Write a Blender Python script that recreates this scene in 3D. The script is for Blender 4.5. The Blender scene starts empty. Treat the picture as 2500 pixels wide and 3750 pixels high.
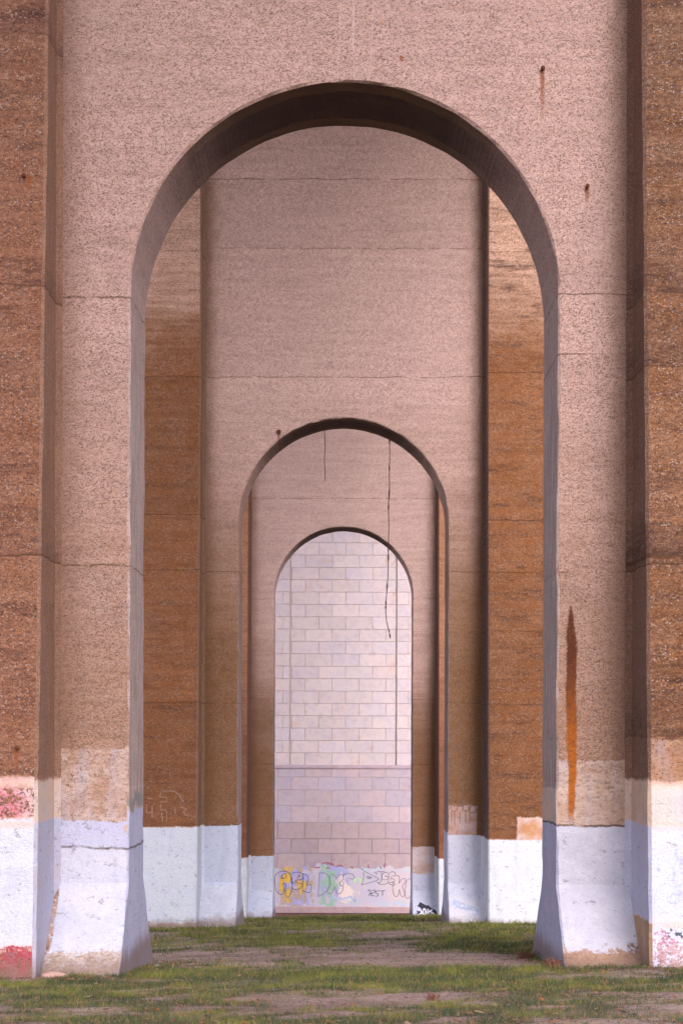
import bpy, math, random
import numpy as np
from mathutils import Matrix, Vector, noise as mnoise
R = random.Random(7)
NP = np.random.default_rng(5)
SC = bpy.context.scene
COL = SC.collection
F = 3981.0; VX = 787.5; VY = 1704.0; CAMZ = 3.4        # lens constants used to survey positions from the photograph
def sx(u, d): return (u - VX) * d / F
def sz(v, d): return CAMZ + (VY - v) * d / F
def lin(r, g, b):
    f = lambda c: (c/255/12.92) if c <= 10 else ((c/255 + .055)/1.055)**2.4
    return (f(r), f(g), f(b), 1)

# ------------------------------------------------------------------ node helpers
class NT:
    def __init__(s, name):
        s.m = bpy.data.materials.new(name); s.m.use_nodes = True
        s.t = s.m.node_tree; s.t.nodes.clear()
        s.out = s.t.nodes.new('ShaderNodeOutputMaterial')
        s.bs = s.t.nodes.new('ShaderNodeBsdfPrincipled')
        s.t.links.new(s.bs.outputs[0], s.out.inputs[0])
        tc = s.t.nodes.new('ShaderNodeTexCoord'); s.co = tc.outputs['Object']
        sp = s.t.nodes.new('ShaderNodeSeparateXYZ'); s.l(s.co, sp.inputs[0])
        s.X, s.Y, s.Z = [S(s, o) for o in sp.outputs]
        g = s.t.nodes.new('ShaderNodeNewGeometry')
        vt = s.t.nodes.new('ShaderNodeVectorTransform'); vt.vector_type = 'NORMAL'; vt.convert_from = 'WORLD'; vt.convert_to = 'OBJECT'
        s.l(g.outputs['True Normal'], vt.inputs[0])
        sn = s.t.nodes.new('ShaderNodeSeparateXYZ'); s.l(vt.outputs[0], sn.inputs[0])
        s.NX, s.NY, s.NZ = [S(s, o) for o in sn.outputs]
    def l(s, a, b): s.t.links.new(a, b)
    def put(s, inp, v):
        if isinstance(v, S): s.l(v.o, inp)
        elif hasattr(v, 'is_output'): s.l(v, inp)
        else: inp.default_value = v
    def math(s, op, a, b=0.0, c=None, clamp=False):
        n = s.t.nodes.new('ShaderNodeMath'); n.operation = op; n.use_clamp = clamp
        s.put(n.inputs[0], a); s.put(n.inputs[1], b)
        if c is not None: s.put(n.inputs[2], c)
        return S(s, n.outputs[0])
    def vec(s, x, y, z):
        n = s.t.nodes.new('ShaderNodeCombineXYZ')
        for i, v in enumerate((x, y, z)): s.put(n.inputs[i], v)
        return n.outputs[0]
    def noise(s, scale, sc=(1, 1, 1), detail=3, rough=.55, off=0.0, col=False):
        n = s.t.nodes.new('ShaderNodeTexNoise'); n.inputs['Scale'].default_value = scale
        n.inputs['Detail'].default_value = detail; n.inputs['Roughness'].default_value = rough
        s.l(s.mapped(sc, off), n.inputs['Vector'])
        return n.outputs['Color'] if col else S(s, n.outputs['Fac'])
    def mapped(s, sc, off):
        m = s.t.nodes.new('ShaderNodeMapping'); m.inputs['Scale'].default_value = sc
        m.inputs['Location'].default_value = (off, off*1.7, off*.6); s.l(s.co, m.inputs[0]); return m.outputs[0]
    def voro(s, scale, sc=(1, 1, 1), off=0.0, feat='F1', rnd=1.0):
        n = s.t.nodes.new('ShaderNodeTexVoronoi'); n.feature = feat; n.inputs['Scale'].default_value = scale
        n.inputs['Randomness'].default_value = rnd
        s.l(s.mapped(sc, off), n.inputs['Vector'])
        if feat == 'DISTANCE_TO_EDGE': return S(s, n.outputs['Distance'])
        return S(s, n.outputs['Distance']), n.outputs['Color']
    def tog(s, v): return S(s, s.vec(v, v, v))
    def chan(s, col):
        n = s.t.nodes.new('ShaderNodeSeparateColor'); s.l(col, n.inputs[0]); return [S(s, o) for o in n.outputs]
    def ss(s, x, a, b, lo=0.0, hi=1.0, smooth=True):
        n = s.t.nodes.new('ShaderNodeMapRange'); n.interpolation_type = 'SMOOTHSTEP' if smooth else 'LINEAR'; n.clamp = True
        for i, v in enumerate((x, a, b, lo, hi)): s.put(n.inputs[i], v)
        return S(s, n.outputs[0])
    def mix(s, f, a, b, mode='MIX'):
        n = s.t.nodes.new('ShaderNodeMix'); n.data_type = 'RGBA'; n.blend_type = mode
        s.put(n.inputs[0], f); s.put(n.inputs[6], a); s.put(n.inputs[7], b)
        return S(s, n.outputs[2])
    def ramp(s, f, stops, interp='LINEAR'):
        n = s.t.nodes.new('ShaderNodeValToRGB'); n.color_ramp.interpolation = interp; s.put(n.inputs[0], f)
        e = n.color_ramp.elements
        while len(e) < len(stops): e.new(.5)
        for k, (p, c) in enumerate(stops): e[k].position = p; e[k].color = c
        return S(s, n.outputs[0])
    def bump(s, h, strength=1.0, dist=.02, normal=None):
        n = s.t.nodes.new('ShaderNodeBump'); n.inputs['Strength'].default_value = strength; n.inputs['Distance'].default_value = dist
        s.put(n.inputs['Height'], h)
        if normal is not None: s.l(normal, n.inputs['Normal'])
        return n.outputs[0]
    def finish(s, col, rough=.9, normal=None, spec=.25):
        s.put(s.bs.inputs['Base Color'], col); s.put(s.bs.inputs['Roughness'], rough)
        s.bs.inputs['Specular IOR Level'].default_value = spec
        if normal is not None: s.l(normal, s.bs.inputs['Normal'])
        return s.m
class S:
    def __init__(s, nt, o): s.nt = nt; s.o = o
    def __add__(s, b): return s.nt.math('ADD', s, b)
    __radd__ = __add__
    def __mul__(s, b): return s.nt.math('MULTIPLY', s, b)
    __rmul__ = __mul__
    def __sub__(s, b): return s.nt.math('SUBTRACT', s, b)
    def __rsub__(s, b): return s.nt.math('SUBTRACT', b, s)
    def mx(s, b): return s.nt.math('MAXIMUM', s, b)
    def mn(s, b): return s.nt.math('MINIMUM', s, b)
    def ab(s): return s.nt.math('ABSOLUTE', s)
    def inv(s): return s.nt.math('SUBTRACT', 1.0, s)

# ------------------------------------------------------------------ mesh helpers
def mesh_obj(name, verts, faces, mat, parent=None, smooth=False):
    me = bpy.data.meshes.new(name); me.from_pydata([tuple(v) for v in verts], [], faces); me.update()
    if smooth:
        for p in me.polygons: p.use_smooth = True
    o = bpy.data.objects.new(name, me); COL.objects.link(o)
    if mat: me.materials.append(mat)
    if parent: o.parent = parent
    return o
def empty(name, loc, label, cat, group=None):
    o = bpy.data.objects.new(name, None); COL.objects.link(o); o.location = loc; o.empty_display_size = .5
    o['label'] = label; o['category'] = cat
    if group: o['group'] = group
    return o
def tag(o, label=None, cat=None, kind=None, group=None):
    if label: o['label'] = label
    if cat: o['category'] = cat
    if kind: o['kind'] = kind
    if group: o['group'] = group
    return o
def ring_sweep(rings, closed_ends=True):
    n = len(rings[0]); V = [p for r in rings for p in r]; Fc = []
    for i in range(len(rings)-1):
        a, b = i*n, (i+1)*n
        for k in range(n):
            k2 = (k+1) % n; Fc.append((a+k, a+k2, b+k2, b+k))
    if closed_ends:
        Fc.append(tuple(range(n))[::-1]); Fc.append(tuple(range((len(rings)-1)*n, len(rings)*n)))
    return V, Fc
def nz(x, y, z, s=1.0): return mnoise.noise(Vector((x*s, y*s, z*s)))

# ------------------------------------------------------------------ concrete
JW = .5
# paint: dicts with z0,z1 (local heights), optional u0,u1 (local x), col, e (edge wobble), fl (flaking 0..1), jamb: None/True/False
def concrete(name, top, low, zlo, zhi, stain=.3, dark=(.06, .03, .022, 1), band=.3, joints=(), paints=(), streaks=(), spots=(), jambcol=None, rim=0.0, tintk=.35, pk=0.0,
             soffit=False, seed=0.0, grooves=0.0, peb=1.0, groovecol=(.2, .1, .05, 1)):
    n = NT(name); Z = n.Z; X = n.X
    w1 = n.noise(.35, (1, 1, 1.6), 4, .6, seed)                        # broad patches
    w2 = n.noise(2.2, (1, 1, 1), 4, .65, seed+3)                       # hand-size mottling
    bd = n.noise(1.0, (.4, .4, 7), 4, .75, seed+5)                    # board marks of the formwork
    g = n.ss(Z + (w1-.5)*5.0 + (bd-.5)*2.2, zlo, zhi)
    base = n.mix(g, low, top)
    base = n.mix(n.ss(w2, .3, .7)*.35, base, n.mix(.25, base, (.62, .5, .42, 1)))
    base = n.mix(n.ss(bd, .35, .62).inv()*band, base, n.mix(.45, base, dark))
    st = n.noise(1.3, (.55, .55, 2.6), 6, .72, seed+9)                 # dark weathering
    lines = n.noise(3.0, (.75, .75, 4.2), 5, .8, seed+11)
    stm = n.ss(st*.62 + lines*.38, .5, .66)*stain
    grit = n.noise(17, (.75, .75, 1.4), 5, .85, seed+33)
    base = n.mix(n.ss(grit, .50, .60)*(.32+.42*stain), base, n.mix(.35, dark, low))
    base = n.mix(n.ss(grit, .38, .47).inv()*.3, base, n.mix(.55, (.62, .45, .36, 1), low))
    rs = random.Random(int(seed*10)); tone = None
    for j in joints:
        q = n.ss(Z, j[0]-.01, j[0]+.01)*rs.uniform(-.12, .12); tone = q if tone is None else tone + q
    base = n.mix(1.0, base, n.tog(tone + 1.0 + (w1-.5)*.35), 'MULTIPLY')
    # aggregate
    d1, c1 = n.voro(36, (.9, 1, 1.15), seed); r1, g1, b1 = n.chan(c1)
    d2, c2 = n.voro(68, (.85, 1, 1.2), seed+2); r2, g2, b2 = n.chan(c2)
    big = n.ss(d1, .42, .52).inv() * n.math('GREATER_THAN', g1, .70)
    small = n.ss(d2, .42, .55).inv() * n.math('GREATER_THAN', g2, .35)
    pc1 = n.ramp(r1, [(0, (.06, .04, .045, 1)), (.12, (.16, .12, .12, 1)), (.42, (.42, .3, .24, 1)), (.62, (.5, .44, .42, 1)), (.8, (.5, .24, .08, 1)), (1, (.2, .07, .04, 1))], 'CONSTANT')
    pc2 = n.ramp(r2, [(0, (.07, .04, .035, 1)), (.3, (.24, .14, .1, 1)), (.55, (.55, .4, .33, 1)), (.8, (.6, .52, .5, 1)), (1, (.35, .17, .08, 1))])
    base = n.mix(stm, base, dark)
    base = n.mix(small*(.52*peb), base, n.mix(tintk, pc2, n.mix(1.0, pc2, base, 'MULTIPLY')))
    # dark pits in the paste, gathered along the boards
    d3, c3 = n.voro(50, (.6, .6, 1.3), seed+4); r3, g3, b3 = n.chan(c3)
    pit = n.ss(d3, .3, .5).inv() * n.math('GREATER_THAN', g3 + (bd-.5)*-1.0 + stm*.4 + (w2-.5)*.6 + (w1-.5)*1.8, .77-pk)
    base = n.mix(pit*(.42+.38*stain), base, n.mix(.25, dark, low))
    base = n.mix(big*(.62*peb), base, n.mix(tintk*.55, pc1, n.mix(.7, pc1, base, 'MULTIPLY')))
    d4, c4 = n.voro(6.0, (1, 1, 1), seed+8); r4, g4, b4 = n.chan(c4)   # sparse blowholes
    hole = n.ss(d4, .06, .11).inv() * n.math('GREATER_THAN', g4, .86)
    base = n.mix(hole*.9, base, (.03, .015, .012, 1))
    if grooves:                                                         # run-off dirt washed down beside the pilasters
        gm = n.ss(X.ab() + (w2-.5)*.5 + (bd-.5)*.3, 3.75, 4.3) * grooves
        base = n.mix(gm, base, groovecol)
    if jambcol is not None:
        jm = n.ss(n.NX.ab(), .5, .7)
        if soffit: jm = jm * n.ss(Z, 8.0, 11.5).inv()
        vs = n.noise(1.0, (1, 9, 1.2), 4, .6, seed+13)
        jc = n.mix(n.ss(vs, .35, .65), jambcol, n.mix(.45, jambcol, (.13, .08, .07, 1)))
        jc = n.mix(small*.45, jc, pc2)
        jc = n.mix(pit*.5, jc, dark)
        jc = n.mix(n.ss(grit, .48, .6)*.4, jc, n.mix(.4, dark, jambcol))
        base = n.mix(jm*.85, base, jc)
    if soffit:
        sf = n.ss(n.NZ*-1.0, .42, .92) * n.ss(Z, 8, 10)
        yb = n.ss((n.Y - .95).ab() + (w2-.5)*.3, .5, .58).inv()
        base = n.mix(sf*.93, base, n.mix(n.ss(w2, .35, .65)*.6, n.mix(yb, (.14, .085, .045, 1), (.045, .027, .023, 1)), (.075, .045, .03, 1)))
    H = small*.5 + big*.8 - n.ss(d3, .3, .5).inv()*n.math('GREATER_THAN', g3, .74-pk)*.9
    # cold joints
    wob = (n.noise(.8, (1, 1, .2), 5, .7, seed+15)-.5)*.2
    wmod = n.noise(3.5, (1, 1, .3), 4, .7, seed+16)*1.6+.1
    brk = n.noise(2.4, (1, 1, .1), 3, .6, seed+17)
    jl = None
    for j in joints:
        zj, wd, amt = j[:3]
        dd = (Z + wob - zj).ab() if len(j) < 4 else (Z + wob - zj).ab() + n.ss(X*j[3], -.05, .05).inv()*9
        m = n.ss(dd - wmod*(wd*.5*JW), -.004, .012).inv() * n.ss(brk, .56-amt*.3, .64-amt*.2)*amt
        if rim: base = n.mix(n.ss(Z + wob*1.0 + (w2-.5)*.5 - zj, 0, rim).inv()*n.ss(Z + wob - zj, -.01, .01)*(.5*stain)*n.ss(lines, .3, .6), base, dark)
        jl = m if jl is None else jl.mx(m)
    PAINTH = 0.0
    pn = n.noise(7, (1, 1, 1), 4, .7, seed+20); pf = n.noise(24, (1, 1, 1), 3, .7, seed+21); pe = n.noise(2.5, (1, 1, .3), 4, .65, seed+22)
    pw = n.noise(1.6, (1, 1, 1.4), 4, .6, seed+24)
    nick = n.noise(5.5, (1, 1, 1.6), 6, .78, seed+26); run = n.noise(1.2, (3, 3, .5), 4, .65, seed+27)
    jmask = n.ss(n.NX.ab(), .5, .7)
    cover = None; painted = base
    for p in paints:
        e = p.get('e', .1)
        zz = Z + (pe-.5)*e*2.8 + (pn-.5)*e*.9 + (pf-.5)*.09
        m = n.ss(zz, p['z0']-.012, p['z0']+.012) * n.ss(zz, p['z1']-.012, p['z1']+.012).inv()
        if 'u0' in p:
            xx = X + (pe-.5)*e*1.2 + (pn-.5)*e*.8 + (pf-.5)*.08
            m = m * n.ss(xx, p['u0']-.02, p['u0']+.02) * n.ss(xx, p['u1']-.02, p['u1']+.02).inv()
        if p.get('jamb') is True: m = m * jmask
        if p.get('jamb') is False: m = m * jmask.inv()
        if p.get('solid', True) and 'u0' not in p or p.get('fr'):
            mo = n.ss(zz, p['z1']-.0, p['z1']+.05).inv()*n.ss(zz, p['z1']-.1, p['z1']-.05)
            if p.get('jamb') is False: mo = mo*jmask.inv()
            painted = n.mix(mo*.6, painted, (.62, .45, .38, 1))
        fl = p.get('fl', .1)
        m = m * n.ss(pf*.5 + pn*.5, .70-fl*.5, .725-fl*.5).inv()
        c = p['col']
        c2_ = p.get('col2', tuple(x*.86 for x in c[:3])+(1,))
        cc = n.mix(n.ss(pw, .38, .66), c, c2_)
        cc = n.mix(n.ss(pn, .5, .75)*.3, cc, n.mix(.5, cc, (.9, .9, .95, 1)))
        cc = n.mix(pit*p.get('dirt', .18), cc, (.2, .2, .26, 1))
        cc = n.mix(hole*.7*n.math('GREATER_THAN', r4, .5), cc, (.08, .09, .14, 1))
        cc = n.mix(n.ss(nick, .59, .63)*.7, cc, (.20, .18, .21, 1))
        if not p.get('solid', True): cc = n.mix(n.ss(grit, .47, .6)*.55, cc, n.mix(.5, low, dark))
        else: cc = n.mix(n.ss(grit, .49, .62)*.28, cc, (.33, .33, .42, 1))
        cc = n.mix(n.ss(run, .5, .7)*.3, cc, (.40, .42, .56, 1))
        painted = n.mix(m*p.get('a', 1.0), painted, cc)
        if p.get('solid', True): cover = m if cover is None else cover.mx(m)
    base = painted
    if jl is not None:
        base = n.mix(jl*.85, base, n.mix(.2, (.04, .022, .016, 1), low))
    for (x0, zt, zb, wd, c, a) in streaks:                              # (x, top, bottom, half width, colour, strength)
        xx = (X - x0 + (n.noise(1.5, (0.2, .2, 1), 2, .5, seed+30)-.5)*.12).ab()
        grow = (n.ss(Z, zt-.5, zt).inv()*.7 + .3) * (n.ss(Z + (pn-.5)*.8, zb-.2, zb+1.6)*.5 + .5)
        m = n.ss(xx - grow*wd + (pn-.5)*.07 + (pf-.5)*.04, -.02, .02).inv() * n.ss(Z + (pe-.5)*.1, zt-.02, zt+.02).inv() * n.ss(Z + (pn-.5)*.3, zb, zb+.25)
        core = n.mix(n.ss(Z + (pn-.5)*1.2, zb+.8, zt-.6), c, (.075, .02, .008, 1)); core = n.mix(n.ss(grit, .42, .6)*.5, core, (.09, .035, .02, 1))
        core = n.mix(big*.25, core, (.45, .16, .03, 1))
        base = n.mix(m*a, base, core)
    splash = n.ss(Z + (pe-.5)*.5 + (pf-.5)*.25, .0, .32).inv()
    base = n.mix(splash*.75, base, (.20, .13, .10, 1))
    for (x0, z0, ln) in spots:                                          # rusty anchor weeps
        xx = (X - x0).ab() + (pn-.5)*.03
        m = n.ss(xx, .015, .045).inv() * n.ss(Z, z0-ln, z0-.03) * n.ss(Z, z0, z0+.03).inv()
        base = n.mix(m*.8, base, (.22, .065, .02, 1))
    if cover is not None:
        pt = max(p['z1'] for p in paints if p.get('solid', True)); cv = n.ss(Z, pt-.03, pt+.03).inv()
        H = H*(cv*-.5+1.0) + cv*(pf*2.0+pn*1.5)
    nrm = n.bump(H, .75, .012)
    rough = .9
    return n.finish(base, rough, nrm, .2)

WHITE = (.53, .55, .63, 1); WHITE2 = (.47, .495, .60, 1)
LAV = (.40, .42, .59, 1); LAV2 = (.45, .465, .62, 1)
BUFF = (.52, .41, .36, 1); BUFF2 = (.38, .24, .17, 1)
CREAM = (.60, .44, .33, 1)
PINKTOP = (.445, .31, .28, 1); TAN = (.42, .245, .16, 1); BROWN = (.34, .145, .062, 1); ORANGE = (.40, .18, .075, 1)

T = 1.87; HW = 3.2; PX = 4.3; TOPW = 25.0; SPR = 10.1
PIERS = [dict(D=26.0, zb=.1), dict(D=53.0, zb=-2.08), dict(D=79.8, zb=-4.62)]
def prot(zw): return max(.85, 1.72 - .061*zw) if zw > 0 else 1.72 - .061*zw

def arch_wall(zb, D, mat, parent):
    """wall between the pilasters with its round-headed opening and splayed feet"""
    st = []
    zf = 1.15
    def flare(z):
        t = max(0.0, (zf - z)/zf); return 1.15*min(t, 1.35)**1.12
    zs = []
    z = -.9
    spr = SPR - zb; top = TOPW - zb
    while z < spr - .05: zs.append(z); z += .09 if z < 2 else .16
    for z in zs: st.append((-HW, z, -1, 0, -PX-.04, z))
    cor = math.atan2(top - spr, PX+.04)
    ang = [math.pi - i*math.pi/128 for i in range(129)]
    for a in (cor, math.pi - cor): ang.append(a)
    ang = sorted(set(ang), reverse=True)
    for a in ang:
        c, s_ = math.cos(a), math.sin(a)
        k = min((PX+.04)/abs(c) if abs(c) > 1e-6 else 1e9, (top-spr)/s_ if s_ > 1e-6 else 1e9)
        st.append((HW*c, spr + HW*s_, c, s_, k*c, spr + k*s_))
    for z in reversed(zs): st.append((HW, z, 1, 0, PX+.04, z))
    rings = []
    for (xi, zi, nx, nzz, xo, zo) in st:
        f = flare(zi)
        def pt(off, y, seed):
            q = nz(xi*3+seed, y+D, zi*3)*.014 + nz(xi*.7+seed, D, zi*.7)*.012
            return (xi + nx*(off+q), y, zi + nzz*(off+q))
        b = .035
        j = nz(xi*4, D*2, zi*4)*.016 + min(0, nz(xi*2.3, D*3, zi*2.3)+.25)*.09
        rings.append([pt(b, -f, 1), (xo, -flare(zo), zo), (xo, T+flare(zo), zo), pt(b, T+f, 2), pt(0, T+f-b, 3), pt(0, -f+b+j, 4)])
    V, Fc = ring_sweep(rings)
    return mesh_obj('arch_wall', V, Fc, mat, parent)

def pilaster(zb, side, mat, parent):
    rings = []; z = -.9; top = TOPW - zb
    while z <= top + .01:
        p = prot(z + zb); j = nz(side*5, zb*3, z*3)*.012 + nz(side*5, zb*3, z*.8)*.01
        b = .045
        ring = [(PX+j, -p+b), (PX+b, -p+j), (7.4, -p), (7.4, T+p), (PX+b, T+p), (PX, T+p-b), (PX, T+.14), (PX-.1, T-.04), (PX-.1, .04), (PX, -.14)]
        rings.append([(side*x, y, z) for x, y in ring]); z += .15
    V, Fc = ring_sweep(rings)
    if side < 0: Fc = [f[::-1] for f in Fc]
    return mesh_obj('pilaster', V, Fc, mat, parent)

def fixnormals(o):
    import bmesh
    bm = bmesh.new(); bm.from_mesh(o.data); bmesh.ops.recalc_face_normals(bm, faces=bm.faces); bm.to_mesh(o.data); bm.free()

def bolt(parent, x, y, z, mat, r=.022):
    V, Fc = [], []
    rings = []
    for (yy, rr) in ((0.02, r), (-.05, r), (-.052, r*1.5), (-.075, r*1.45), (-.085, r*.8)):
        rings.append([(x + rr*math.cos(a*math.pi/4), y+yy, z + rr*math.sin(a*math.pi/4)) for a in range(8)])
    V, Fc = ring_sweep(rings)
    o = mesh_obj('anchor_bolt', V, Fc, mat, parent); fixnormals(o); return o

n = NT('rusted_steel'); RUST = n.finish(n.mix(n.noise(30), (.03, .015, .01, 1), (.16, .05, .02, 1)), .85)

# ------------------------------------------------------------------ pier one (nearest)
D, zb = 26.0, .1
def Z1(v, d=26.0): return sz(v, d) - .1
ZP = lambda v: sz(v, 24.6) - .1
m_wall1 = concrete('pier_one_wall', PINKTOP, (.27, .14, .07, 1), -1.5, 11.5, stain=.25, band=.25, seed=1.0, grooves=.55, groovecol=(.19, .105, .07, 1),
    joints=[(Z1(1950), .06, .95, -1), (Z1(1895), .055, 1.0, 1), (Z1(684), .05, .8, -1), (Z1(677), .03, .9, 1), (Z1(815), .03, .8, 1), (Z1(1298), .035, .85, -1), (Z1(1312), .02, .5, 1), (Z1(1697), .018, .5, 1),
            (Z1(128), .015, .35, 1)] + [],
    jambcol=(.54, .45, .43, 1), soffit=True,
    paints=[dict(z0=Z1(1893), z1=Z1(1722), u0=-4.6, u1=-3.2, col=BUFF, col2=BUFF2, e=.07, fl=.27, solid=False, a=.85, jamb=False),
            dict(z0=Z1(1900), z1=Z1(1745), u0=3.2, u1=4.6, col=BUFF, col2=(0.44, 0.31, 0.23, 1), e=.06, fl=.2, solid=False, a=.8, jamb=False),
            dict(z0=-1, z1=Z1(1888), u0=-4.6, u1=0, col=LAV2, col2=WHITE2, e=.05, fl=.04, jamb=False),
            dict(z0=.22, z1=Z1(1950), u0=-4.6, u1=0, col=WHITE, col2=WHITE2, e=.04, fl=.1, jamb=False),
            dict(z0=.25, z1=Z1(1895), u0=0, u1=4.6, col=(0.49, 0.497, 0.576, 1), col2=(0.432, 0.439, 0.518, 1), e=.035, fl=.1, jamb=False),
            dict(z0=Z1(1936), z1=Z1(1900), u0=sx(326, 26)-.6+.6, u1=sx(368, 26), col=(0.5, 0.34, 0.26, 1), col2=(0.2, 0.11, 0.07, 1), e=.07, fl=.1, jamb=False, solid=False),
            dict(z0=Z1(1912), z1=Z1(1896), u0=sx(285, 26), u1=-3.2, col=(0.55, 0.4, 0.33, 1), e=.08, fl=.3, jamb=False, solid=False),
            dict(z0=Z1(2170), z1=Z1(2155), u0=sx(1283, 25.2), u1=sx(1300, 25.2), col=(0.6, 0.45, 0.38, 1), e=.05, fl=.1, jamb=False, solid=False),
            dict(z0=Z1(2176), z1=Z1(2168), u0=sx(1320, 25.2), u1=sx(1330, 25.2), col=(0.6, 0.45, 0.38, 1), e=.04, fl=.1, jamb=False, solid=False),
            dict(z0=-1, z1=Z1(1935), u0=-4.7, u1=-4.235, col=(0.22, 0.11, 0.07, 1), col2=(0.5, 0.36, 0.3, 1), e=.06, fl=.3, jamb=False, solid=False),
            dict(z0=-1, z1=Z1(2150), u0=4.15, u1=4.7, col=(0.12, 0.08, 0.08, 1), col2=(0.3, 0.2, 0.16, 1), e=.16, fl=.3, jamb=False, solid=False),
            dict(z0=-1, z1=.24, u0=-4.6, u1=0, col=(0.54, 0.477, 0.423, 1), col2=(0.42, 0.36, 0.32, 1), e=.1, fl=.3, jamb=False, solid=False),
            dict(z0=-1, z1=.27, u0=0, u1=4.6, col=(0.4, 0.27, 0.19, 1), col2=(0.27, 0.17, 0.13, 1), e=.13, fl=.28, jamb=False, solid=False),
            dict(z0=Z1(1895), z1=Z1(1812), u0=2, u1=4.6, col=CREAM, col2=BUFF, e=.1, fl=.08, jamb=True),
            dict(z0=-1, z1=Z1(1892), u0=2, u1=4.6, col=LAV2, col2=LAV, e=.05, fl=.02, jamb=True),
            dict(z0=-1, z1=Z1(1868), u0=-4, u1=-2, col=LAV2, col2=LAV, e=.13, fl=.02, jamb=True),
            dict(z0=Z1(1862), z1=Z1(1835), u0=-4, u1=-2, col=(0.27, 0.25, 0.23, 1), e=.2, fl=.02, jamb=True),
            ],
    streaks=[(sx(1311, 26), Z1(1392), Z1(1895), .078, (.38, .11, .01, 1), .98)],
    spots=[(sx(1240, 26), Z1(158), 1.0), (sx(1343, 26), Z1(428), .35), (sx(916, 26), Z1(130), .1)])
m_pl1 = concrete('pier_one_left_pilaster', (.15, .074, .046, 1), (.24, .105, .056, 1), 8, 18, tintk=.9, pk=.16, rim=.5, stain=.85, band=.4, seed=11.0, peb=1.1, dark=(.06, .026, .022, 1),
    joints=[(ZP(645), .05, .85), (ZP(1275), .04, .95), (ZP(45), .02, .8)],
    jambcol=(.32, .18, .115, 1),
    paints=[dict(z0=ZP(1882), z1=ZP(1790), col=(0.5, 0.17, 0.2, 1), col2=(0.58, 0.42, 0.4, 1), e=.05, fl=.4, jamb=False),
            dict(z0=ZP(2172), z1=ZP(1880), col=(0.533, 0.569, 0.648, 1), col2=(0.49, 0.526, 0.634, 1), e=.06, fl=.05, jamb=False),
            dict(z0=-.9, z1=ZP(2172), col=(0.3, 0.028, 0.05, 1), col2=(0.4, 0.07, 0.09, 1), e=.05, fl=.36, jamb=False),
            dict(z0=ZP(1893), z1=ZP(1798), col=CREAM, col2=(0.55, 0.45, 0.4, 1), e=.04, fl=.04, jamb=True),
            dict(z0=-1, z1=ZP(1890), col=(0.418, 0.439, 0.576, 1), col2=(0.446, 0.418, 0.49, 1), e=.03, fl=.02, jamb=True)],
    spots=[(sx(53, 24.6), ZP(388), .3), (sx(42, 24.6), ZP(1720), .5)])
m_pr1 = concrete('pier_one_right_pilaster', (.115, .056, .026, 1), (.18, .078, .03, 1), 5, 14, tintk=.9, pk=.18, rim=.9, stain=1.0, band=.45, seed=23.0, peb=1.1, dark=(.045, .022, .018, 1),
    joints=[(ZP(655), .03, .9), (ZP(830), .03, .9), (ZP(1275), .12, .95), (ZP(1292), .04, 1.0), (ZP(1690), .02, .6)],
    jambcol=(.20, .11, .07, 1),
    paints=[dict(z0=ZP(1802), z1=ZP(1695), col=(0.4, 0.24, 0.15, 1), col2=(0.33, 0.18, 0.1, 1), e=.05, fl=.25, jamb=False, solid=False, a=.8),
            dict(z0=ZP(1900), z1=ZP(1800), col=(0.504, 0.475, 0.446, 1), col2=(0.558, 0.504, 0.468, 1), e=.05, fl=.14, jamb=False),
            dict(z0=-.9, z1=ZP(1893), col=(0.533, 0.562, 0.634, 1), col2=(0.495, 0.54, 0.765, 1), e=.03, fl=.06, jamb=False),
            dict(z0=ZP(2050), z1=ZP(1935), u0=4.62, u1=6, col=(0.4, 0.47, 0.75, 1), col2=(0.468, 0.513, 0.648, 1), e=.5, fl=.34, jamb=False, solid=False, a=.6),
            dict(z0=-.9, z1=ZP(2130), col=(0.46, 0.1, 0.15, 1), col2=(0.5, 0.22, 0.27, 1), e=.3, fl=.42, jamb=False, solid=False, a=.8),
            dict(z0=ZP(2150), z1=ZP(2120), u0=4.55, u1=5, col=(0.05, 0.12, 0.16, 1), e=.16, fl=.44, jamb=False, solid=False),
            dict(z0=-.9, z1=ZP(2170), col=(0.55, 0.42, 0.45, 1), col2=(0.4, 0.22, 0.22, 1), e=.25, fl=.36, jamb=False, solid=False, a=.8),
            dict(z0=-.9, z1=.12, col=(0.4, 0.24, 0.2, 1), e=.1, fl=.2, jamb=False),
            dict(z0=-1, z1=ZP(1794), col=CREAM, col2=(0.5, 0.35, 0.26, 1), e=.08, fl=.08, jamb=True),
            dict(z0=-1, z1=ZP(1893), col=LAV2, col2=(0.495, 0.504, 0.648, 1), e=.03, fl=.02, jamb=True),
            dict(z0=-1, z1=ZP(2112), col=(0.42, 0.26, 0.13, 1), e=.06, fl=.1, jamb=True)])

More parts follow.
